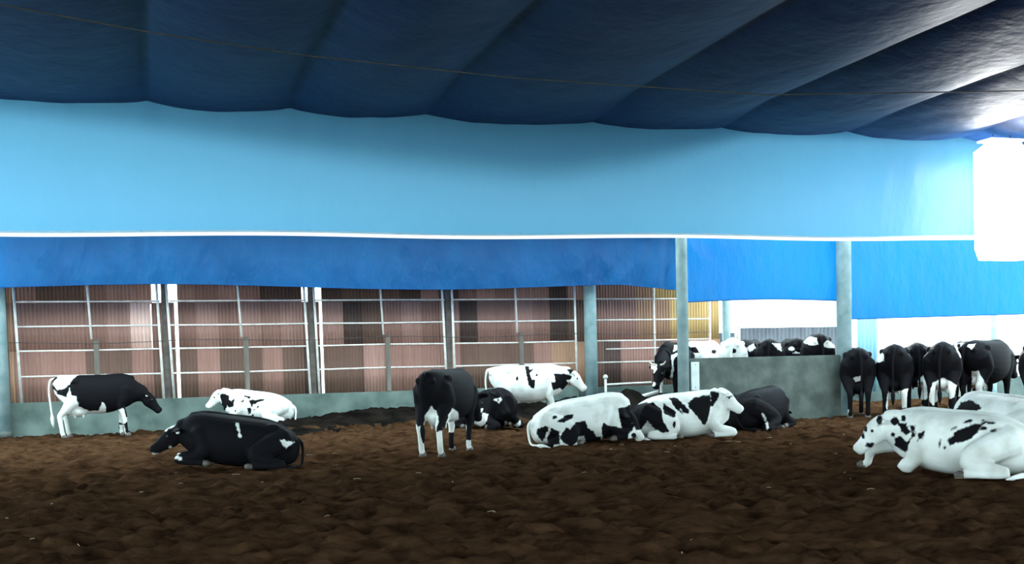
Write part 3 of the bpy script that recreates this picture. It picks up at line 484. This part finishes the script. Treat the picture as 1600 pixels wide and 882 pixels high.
def loft(mb, secs, n=24):
    """secs: centre, half width, half height, frame (side, up)"""
    v = []; f = []; k = len(secs)
    for c, hw, hh, sd, upv, ex in secs:
        for j in range(n):
            a = 2*math.pi*j/n; ca, sa = math.cos(a), math.sin(a)
            e = 2/ex
            v.append(Vector(c) + sd*(hw*math.copysign(abs(ca)**e, ca)) + upv*(hh*math.copysign(abs(sa)**e, sa)))
    for i in range(k-1):
        for j in range(n): f.append((i*n+j, i*n+(j+1) % n, (i+1)*n+(j+1) % n, (i+1)*n+j))
    f.append(tuple(range(n))[::-1]); f.append(tuple((k-1)*n+j for j in range(n)))
    mb.add(v, f, 0, True)
def interp_secs(keys, n):
    ks = np.array([[q[0], q[1], q[2], q[3], q[4]] for q in keys]); t = np.linspace(0, len(keys)-1, n); out = []
    for a in t:
        i = min(int(a), len(keys)-2); u = a-i
        p0, p1, p2, p3 = ks[max(i-1, 0)], ks[i], ks[i+1], ks[min(i+2, len(ks)-1)]
        out.append(.5*((2*p1)+(p2-p0)*u+(2*p0-5*p1+4*p2-p3)*u*u+(3*p1-p0-3*p2+p3)*u**3))
    return out
XA, YA, ZA = Vector((1, 0, 0)), Vector((0, 1, 0)), Vector((0, 0, 1))
STAND = [(-.92,1.22,.07,.10,2),(-.86,1.18,.15,.20,2.1),(-.70,1.10,.23,.31,2.2),(-.50,1.03,.285,.385,2.2),(-.2,.975,.335,.425,2.15),(.1,.965,.345,.435,2.1),
         (.35,.985,.315,.42,2.1),(.58,1.02,.25,.385,2.1),(.76,1.04,.19,.31,2),(.88,1.04,.12,.20,2)]
LIE = [(-.95,.33,.08,.10,2),(-.88,.32,.20,.22,2.1),(-.72,.345,.31,.305,2.2),(-.48,.375,.38,.37,2.3),(-.15,.39,.42,.395,2.3),(.15,.405,.41,.405,2.2),
       (.40,.435,.36,.395,2.2),(.60,.475,.29,.36,2.1),(.76,.50,.22,.30,2),(.88,.50,.14,.20,2)]
def cow_body(d):
    mb = MB(); pose = d['pose']; rs = random.Random(d['seed']); vs = d.get('vside', -1)
    poll = d.get('lpoll') or d['poll'] or (1.25, 0.06, 1.12); muz = d.get('lmuz') or d['muzzle'] or (1.6, .1, .68)
    poll = Vector(poll); muz = Vector(muz); ax = (muz-poll).normalized(); muz = poll + ax*.53
    K = STAND if pose == 'stand' else LIE
    loft(mb, [(Vector((x, 0, z)), hw, hh, YA, ZA, ex) for x, z, hw, hh, ex in interp_secs(K, 26)])
    hooves = []
    if pose == 'stand':
        zt = 1.385
        for sy in (-1, 1):
            mb.ell((-.46, sy*.225, 1.275), (.12, .06, .06)); mb.ell((-.86, sy*.12, 1.24), (.07, .055, .06))
            j = rs.uniform(-.09, .09); k = rs.uniform(-.09, .09)
            limb(mb, [(-.60, sy*.15, 1.10, .19), (-.52, sy*.19, .88, .175), (-.60+j*.3, sy*.19, .70, .115), (-.70+j*.6, sy*.18, .56, .075), (-.735+j*.8, sy*.175, .50, .064),
                      (-.72+j, sy*.175, .38, .052), (-.70+j, sy*.175, .22, .049), (-.69+j, sy*.175, .13, .052), (-.665+j, sy*.175, .06, .05)])
            hooves.append((-.65+j, sy*.175))
            limb(mb, [(.60, sy*.14, 1.08, .15), (.55, sy*.17, .86, .125), (.50, sy*.175, .70, .095), (.53+k*.4, sy*.17, .54, .068), (.54+k*.6, sy*.165, .43, .060), (.535+k*.7, sy*.165, .36, .05),
                      (.53+k, sy*.165, .20, .047), (.535+k, sy*.165, .12, .05), (.555+k, sy*.165, .06, .05)])
            hooves.append((.575+k, sy*.165))
        mb.ell((-.40, 0, .62), (.24, .18, .15))
        for q in ((-.48, .08), (-.48, -.08), (-.30, .08), (-.30, -.08)): mb.ell((q[0], q[1], .475), (.024, .024, .05))
        limb(mb, [(-.6, 0, 1.38, .05), (-.2, 0, 1.375, .05), (.2, 0, 1.375, .05), (.55, 0, 1.38, .06), (.8, 0, 1.32, .05)])
        n0 = Vector((.58, 0, 1.06)); nr = [(.21, .33), (.165, .285)]
    else:
        for sy in (-1, 1):
            big = sy == vs
            mb.ell((-.50, sy*.25, .645), (.13, .07, .07)); mb.ell((-.90, sy*.12, .42), (.06, .05, .06))
            o_ = .06 if big else -.06
            limb(mb, [(-.66, sy*.20, .46, .22), (-.45, sy*(.32+o_), .36, .19), (-.24, sy*(.42+o_), .24, .145), (-.34, sy*(.47+o_), .16, .11), (-.60, sy*(.48+o_), .11, .075), (-.68, sy*(.48+o_), .085, .065),
                      (-.56, sy*(.52+o_), .06, .05), (-.36, sy*(.53+o_), .055, .045), (-.24, sy*(.53+o_), .055, .052), (-.17, sy*(.53+o_), .045, .05)])
            hooves.append((-.14, sy*(.53+o_), 1))
            if d.get('reach') and not big:
                limb(mb, [(.62, sy*.17, .52, .16), (.82, sy*.22, .38, .13), (1.08, sy*.24, .31, .095), (1.25, sy*.24, .25, .08), (1.29, sy*.24, .14, .055), (1.30, sy*.24, .08, .05), (1.36, sy*.24, .05, .055)])
                hooves.append((1.40, sy*.24, 1))
            elif d.get('reach'): limb(mb, [(.60, sy*.15, .52, .17), (.50, sy*.22, .30, .13), (.55, sy*.26, .15, .10), (.66, sy*.25, .10, .08), (.55, sy*.27, .06, .05)])
            else:
                limb(mb, [(.62, sy*.16, .54, .17), (.52, sy*.24, .30, .13), (.62, sy*.28, .17, .095), (.84, sy*.27, .12, .075), (.92, sy*.27, .085, .065), (.82, sy*.30, .055, .048), (.62, sy*.31, .05, .045), (.52, sy*.31, .045, .05)])
                hooves.append((.47, sy*.31, -1))
        limb(mb, [(-.85, 0, .53, .05), (-.6, 0, .68, .05), (-.3, 0, .755, .05), (.1, 0, .785, .05), (.5, 0, .81, .06), (.75, 0, .78, .05)])
        n0 = Vector((.58, 0, .50)); nr = [(.21, .33), (.165, .27)]
    # neck: from the shoulders to just behind the poll
    nape = poll - ax*.02
    side = ax.cross(ZA); side = side.normalized() if side.length > .05 else Vector((0, -1, 0))
    upn = side.cross(ax).normalized()                       # forehead side of the head
    end = poll - upn*.085 + ax*.02
    n1 = n0.lerp(end, .36); mid = n0.lerp(end, .70) + Vector((0, 0, .015))
    pts = [n0, n1, mid, end]; r = [nr[0], nr[1], (.13, .215), (.10, .155)]
    path, _ = catmull(pts, [1]*4, 4); rr = np.array(r); secs = []
    for i, p in enumerate(path):
        u = i/(len(path)-1)*3; a = min(int(u), 2); q = rr[a]*(1-(u-a)) + rr[a+1]*(u-a)
        tg = (path[min(i+1, len(path)-1)] - path[max(i-1, 0)]).normalized()
        sd = tg.cross(ZA); sd = sd.normalized() if sd.length > .1 else side
        sd = sd if sd.dot(YA) > 0 or i > 4 else -sd
        un = sd.cross(tg).normalized(); un = un if un.z > -.2 else -un
        un = un.lerp(ZA if un.dot(ZA) > 0 else un, max(0, 1-u*.75)).normalized()
        secs.append((p, q[0], q[1], sd, un, 2))
    loft(mb, secs, 20)
    # head
    H = [(-.06, .045, .05, -.07), (-.03, .075, .085, -.075), (.03, .092, .115, -.085), (.11, .108, .135, -.095), (.18, .112, .138, -.10), (.26, .092, .118, -.10), (.34, .074, .096, -.10),
         (.42, .068, .083, -.095), (.47, .076, .082, -.09), (.51, .074, .072, -.09), (.535, .052, .048, -.09)]
    loft(mb, [(poll + ax*t + upn*(o_*1.1), hw*1.04, hh*1.1, side, upn, 2.25) for t, hw, hh, o_ in H], 20)
    ears = []
    for s in (-1, 1):
        dirn = (side*s*.9 - upn*.12 - ax*.22).normalized()
        bn = dirn.cross(upn).normalized(); nn = bn.cross(dirn)
        R = Matrix((dirn, bn, nn)).transposed()
        c = poll + ax*.05 + side*s*.085 - upn*.04 + dirn*.09
        mb.ell(c, (.125, .062, .026), 12, 8, R); ears.append((c, dirn, nn))
        mb.ell(poll + ax*.19 + side*s*.10 - upn*.055, (.035, .03, .03), 8, 6)
    me = mb.mesh('cow_body', M['coat'])
    tmp = bpy.data.objects.new('tmp', me); COL.objects.link(tmp)
    rm = tmp.modifiers.new('r', 'REMESH'); rm.mode = 'VOXEL'; rm.voxel_size = .019
    sm = tmp.modifiers.new('s', 'SMOOTH'); sm.factor = .5; sm.iterations = 5
    dg = bpy.context.evaluated_depsgraph_get(); out = bpy.data.meshes.new_from_object(tmp.evaluated_get(dg))
    bpy.data.objects.remove(tmp); bpy.data.meshes.remove(me)
    out.materials.clear(); out.materials.append(M['coat'])
    out.polygons.foreach_set('use_smooth', [True]*len(out.polygons))
    return out, poll, ax, side, upn, ears, hooves
def poly_sd(S, Z, poly):
    """signed distance to a polygon, positive inside"""
    P = np.array(poly); n = len(P); dmin = np.full(S.shape, 1e9); ins = np.zeros(S.shape, bool)
    for i in range(n):
        ax_, ay = P[i]; bx, by = P[(i+1) % n]; ex, ey = bx-ax_, by-ay
        t = np.clip(((S-ax_)*ex+(Z-ay)*ey)/(ex*ex+ey*ey+1e-12), 0, 1)
        dmin = np.minimum(dmin, np.hypot(S-ax_-t*ex, Z-ay-t*ey))
        if abs(ey) > 1e-9: ins ^= ((ay > Z) != (by > Z)) & (S < (bx-ax_)*(Z-ay)/ey+ax_)
    return np.where(ins, dmin, -dmin)
def paint(me, d):
    n = len(me.vertices); co = np.empty(n*3); no = np.empty(n*3)
    me.vertices.foreach_get('co', co); me.vertices.foreach_get('normal', no); co = co.reshape(-1, 3); no = no.reshape(-1, 3)
    y = math.radians(d['yaw']); c, s = math.cos(y), math.sin(y); sc = d['scale']
    wx = (co[:, 0]*c - co[:, 1]*s)*sc; wy = (co[:, 0]*s + co[:, 1]*c)*sc; wz = co[:, 2]*sc
    nx = no[:, 0]*c - no[:, 1]*s; ny = no[:, 0]*s + no[:, 1]*c
    a = math.radians(d['az']); S = wx*math.cos(a) - wy*math.sin(a); facing = -(nx*math.sin(a) + ny*math.cos(a))
    black = d['base'] == 'B'
    f = np.full(n, -.2)
    for p in d['polys']: f = np.maximum(f, poly_sd(S, wz, p))
    f = np.clip(f, -.2, .2)
    if black: f = -f
    off = d['seed']*7.3
    g = np.array([noise.fractal(Vector((p[0]*1.5+off, p[1]*1.5+3, p[2]*1.5)), 1., 2., 3) for p in co])*.35 + (.10 if black else -.10)
    w = np.clip((facing+.35)/.25, 0, 1); f = f*w + np.clip(g, -.2, .2)*(1-w)
    at = me.attributes.new('coat', 'FLOAT', 'POINT'); at.data.foreach_set('value', f)
    low = (1-np.clip((co[:, 2]-.15)/(.35 if d['pose'] == 'lie' else .65), 0, 1))*.45
    g2 = np.array([noise.noise(Vector((p[0]*3+off, p[1]*3, p[2]*3))) for p in co])
    at = me.attributes.new('dirt', 'FLOAT', 'POINT'); at.data.foreach_set('value', np.clip(low*(.6+g2), 0, 1))
def make_cow(d):
    rel = (d['yaw'] + d['az']) % 360
    d['vside'] = 1 if 90 < rel < 270 else -1
    me, poll, ax, side, upn, ears, hooves = cow_body(d); paint(me, d)
    x, y, z = d['loc']; sc = d['scale']
    t = thing('cow', (x, y, z), d['label'], 'cow', d.get('grp', 'black and white dairy cows on the bedding'), math.radians(d['yaw'])); t.scale = (sc, sc, sc)
    t.rotation_euler[1] = -math.radians(d.get('tilt', 0))
    b = bpy.data.objects.new('body', me); COL.objects.link(b); b.parent = t
    for s in (-1, 1):
        m = MB(); m.ell(poll + ax*.19 + side*s*.112 - upn*.052, (.021, .021, .021), 10, 8); m.build('eye', M['eye'], t)
    for h in hooves:
        m = MB()
        if len(h) == 2:
            m.lathe([(.066, 0), (.062, .03), (.052, .075), (.03, .08)], 14, 0, h[:2])
        else:
            hx, hy, s = h; m.tube([(hx-s*.07, hy, .05), (hx, hy, .048), (hx+s*.05, hy, .04)], [.05, .054, .03], 12)
        m.build('hoof', M['hoof'], t)
    lie = d['pose'] == 'lie'
    sw = -d['vside']*.03
    if lie: tp = [(-.90, 0, .48), (-.98, d['vside']*.03, .40), (-1.0, d['vside']*.10, .25), (-.98, d['vside']*.22, .08), (-.85, d['vside']*.36, .05)]
    else: tp = [(-.86, 0, 1.34), (-.96, 0, 1.30), (-1.0, sw, 1.05), (-.98, sw, .75), (-.96, sw, .5)]
    p, r = catmull(tp, [.035, .03, .022, .018, .02], 4)
    m = MB(); m.tube(p, r, 10); to = m.build('tail', M['coat'], t)
    v = -.2 if (d['base'] == 'W' or d['key'] == 'A') else .2
    at = to.data.attributes.new('coat', 'FLOAT', 'POINT'); at.data.foreach_set('value', [v]*len(to.data.vertices))
    m = MB(); e = Vector(tp[-1]); q = Vector(tp[-2]); dr = (e-q).normalized()
    m.tube([e-dr*.04, e+dr*.05, e+dr*.15, e+dr*.26], [.022, .042, .034, .008], 10); so = m.build('tail_switch', M['coat'], to)
    at = so.data.attributes.new('coat', 'FLOAT', 'POINT'); at.data.foreach_set('value', [v]*len(so.data.vertices))
    if d.get('tag'):
        best = min(ears, key=lambda q: q[0].y*(-d['vside']))
        c, dirn, nn = best; m = MB(); R = Matrix((dirn, dirn.cross(nn), nn)).transposed()
        m.ell(c + dirn*.05 - ZA*.03, (.03, .035, .028), 10, 8); m.build('ear_tag', M['tag'], t, label='white ear tag')
    if d['key'] == 'O':
        for s in (-1, 1):
            c = poll + side*s*.06; m = MB()
            m.tube([c, c + side*s*.09 + upn*.04, c + side*s*.15 - ax*.05 + upn*.09], [.028, .022, .006], 10); m.build('horn', M['horn'], t)
    return t
for d in COWS: make_cow(d)

# ------------------------------------------------------------------ straw scraps on the bedding
rs = random.Random(5); m = MB()
for i in range(90):
    x, y = rs.uniform(-2, 13), rs.uniform(6.5, 18); z = float(ground_z(np.array(x), np.array(y))) + .006
    a = rs.uniform(0, 6.28); l = rs.uniform(.04, .12); bnd = rs.uniform(-.02, .02)
    p0 = Vector((x, y, z)); dv = Vector((math.cos(a), math.sin(a), 0))*l
    m.tube([p0, p0 + dv*.5 + Vector((-dv.y, dv.x, 0))*bnd*9 + Vector((0, 0, .006)), p0 + dv], .0035, 5)
props(m.build('straw', M['straw']), 'scraps of pale straw strewn over the dark bedding', 'straw', kind='stuff')
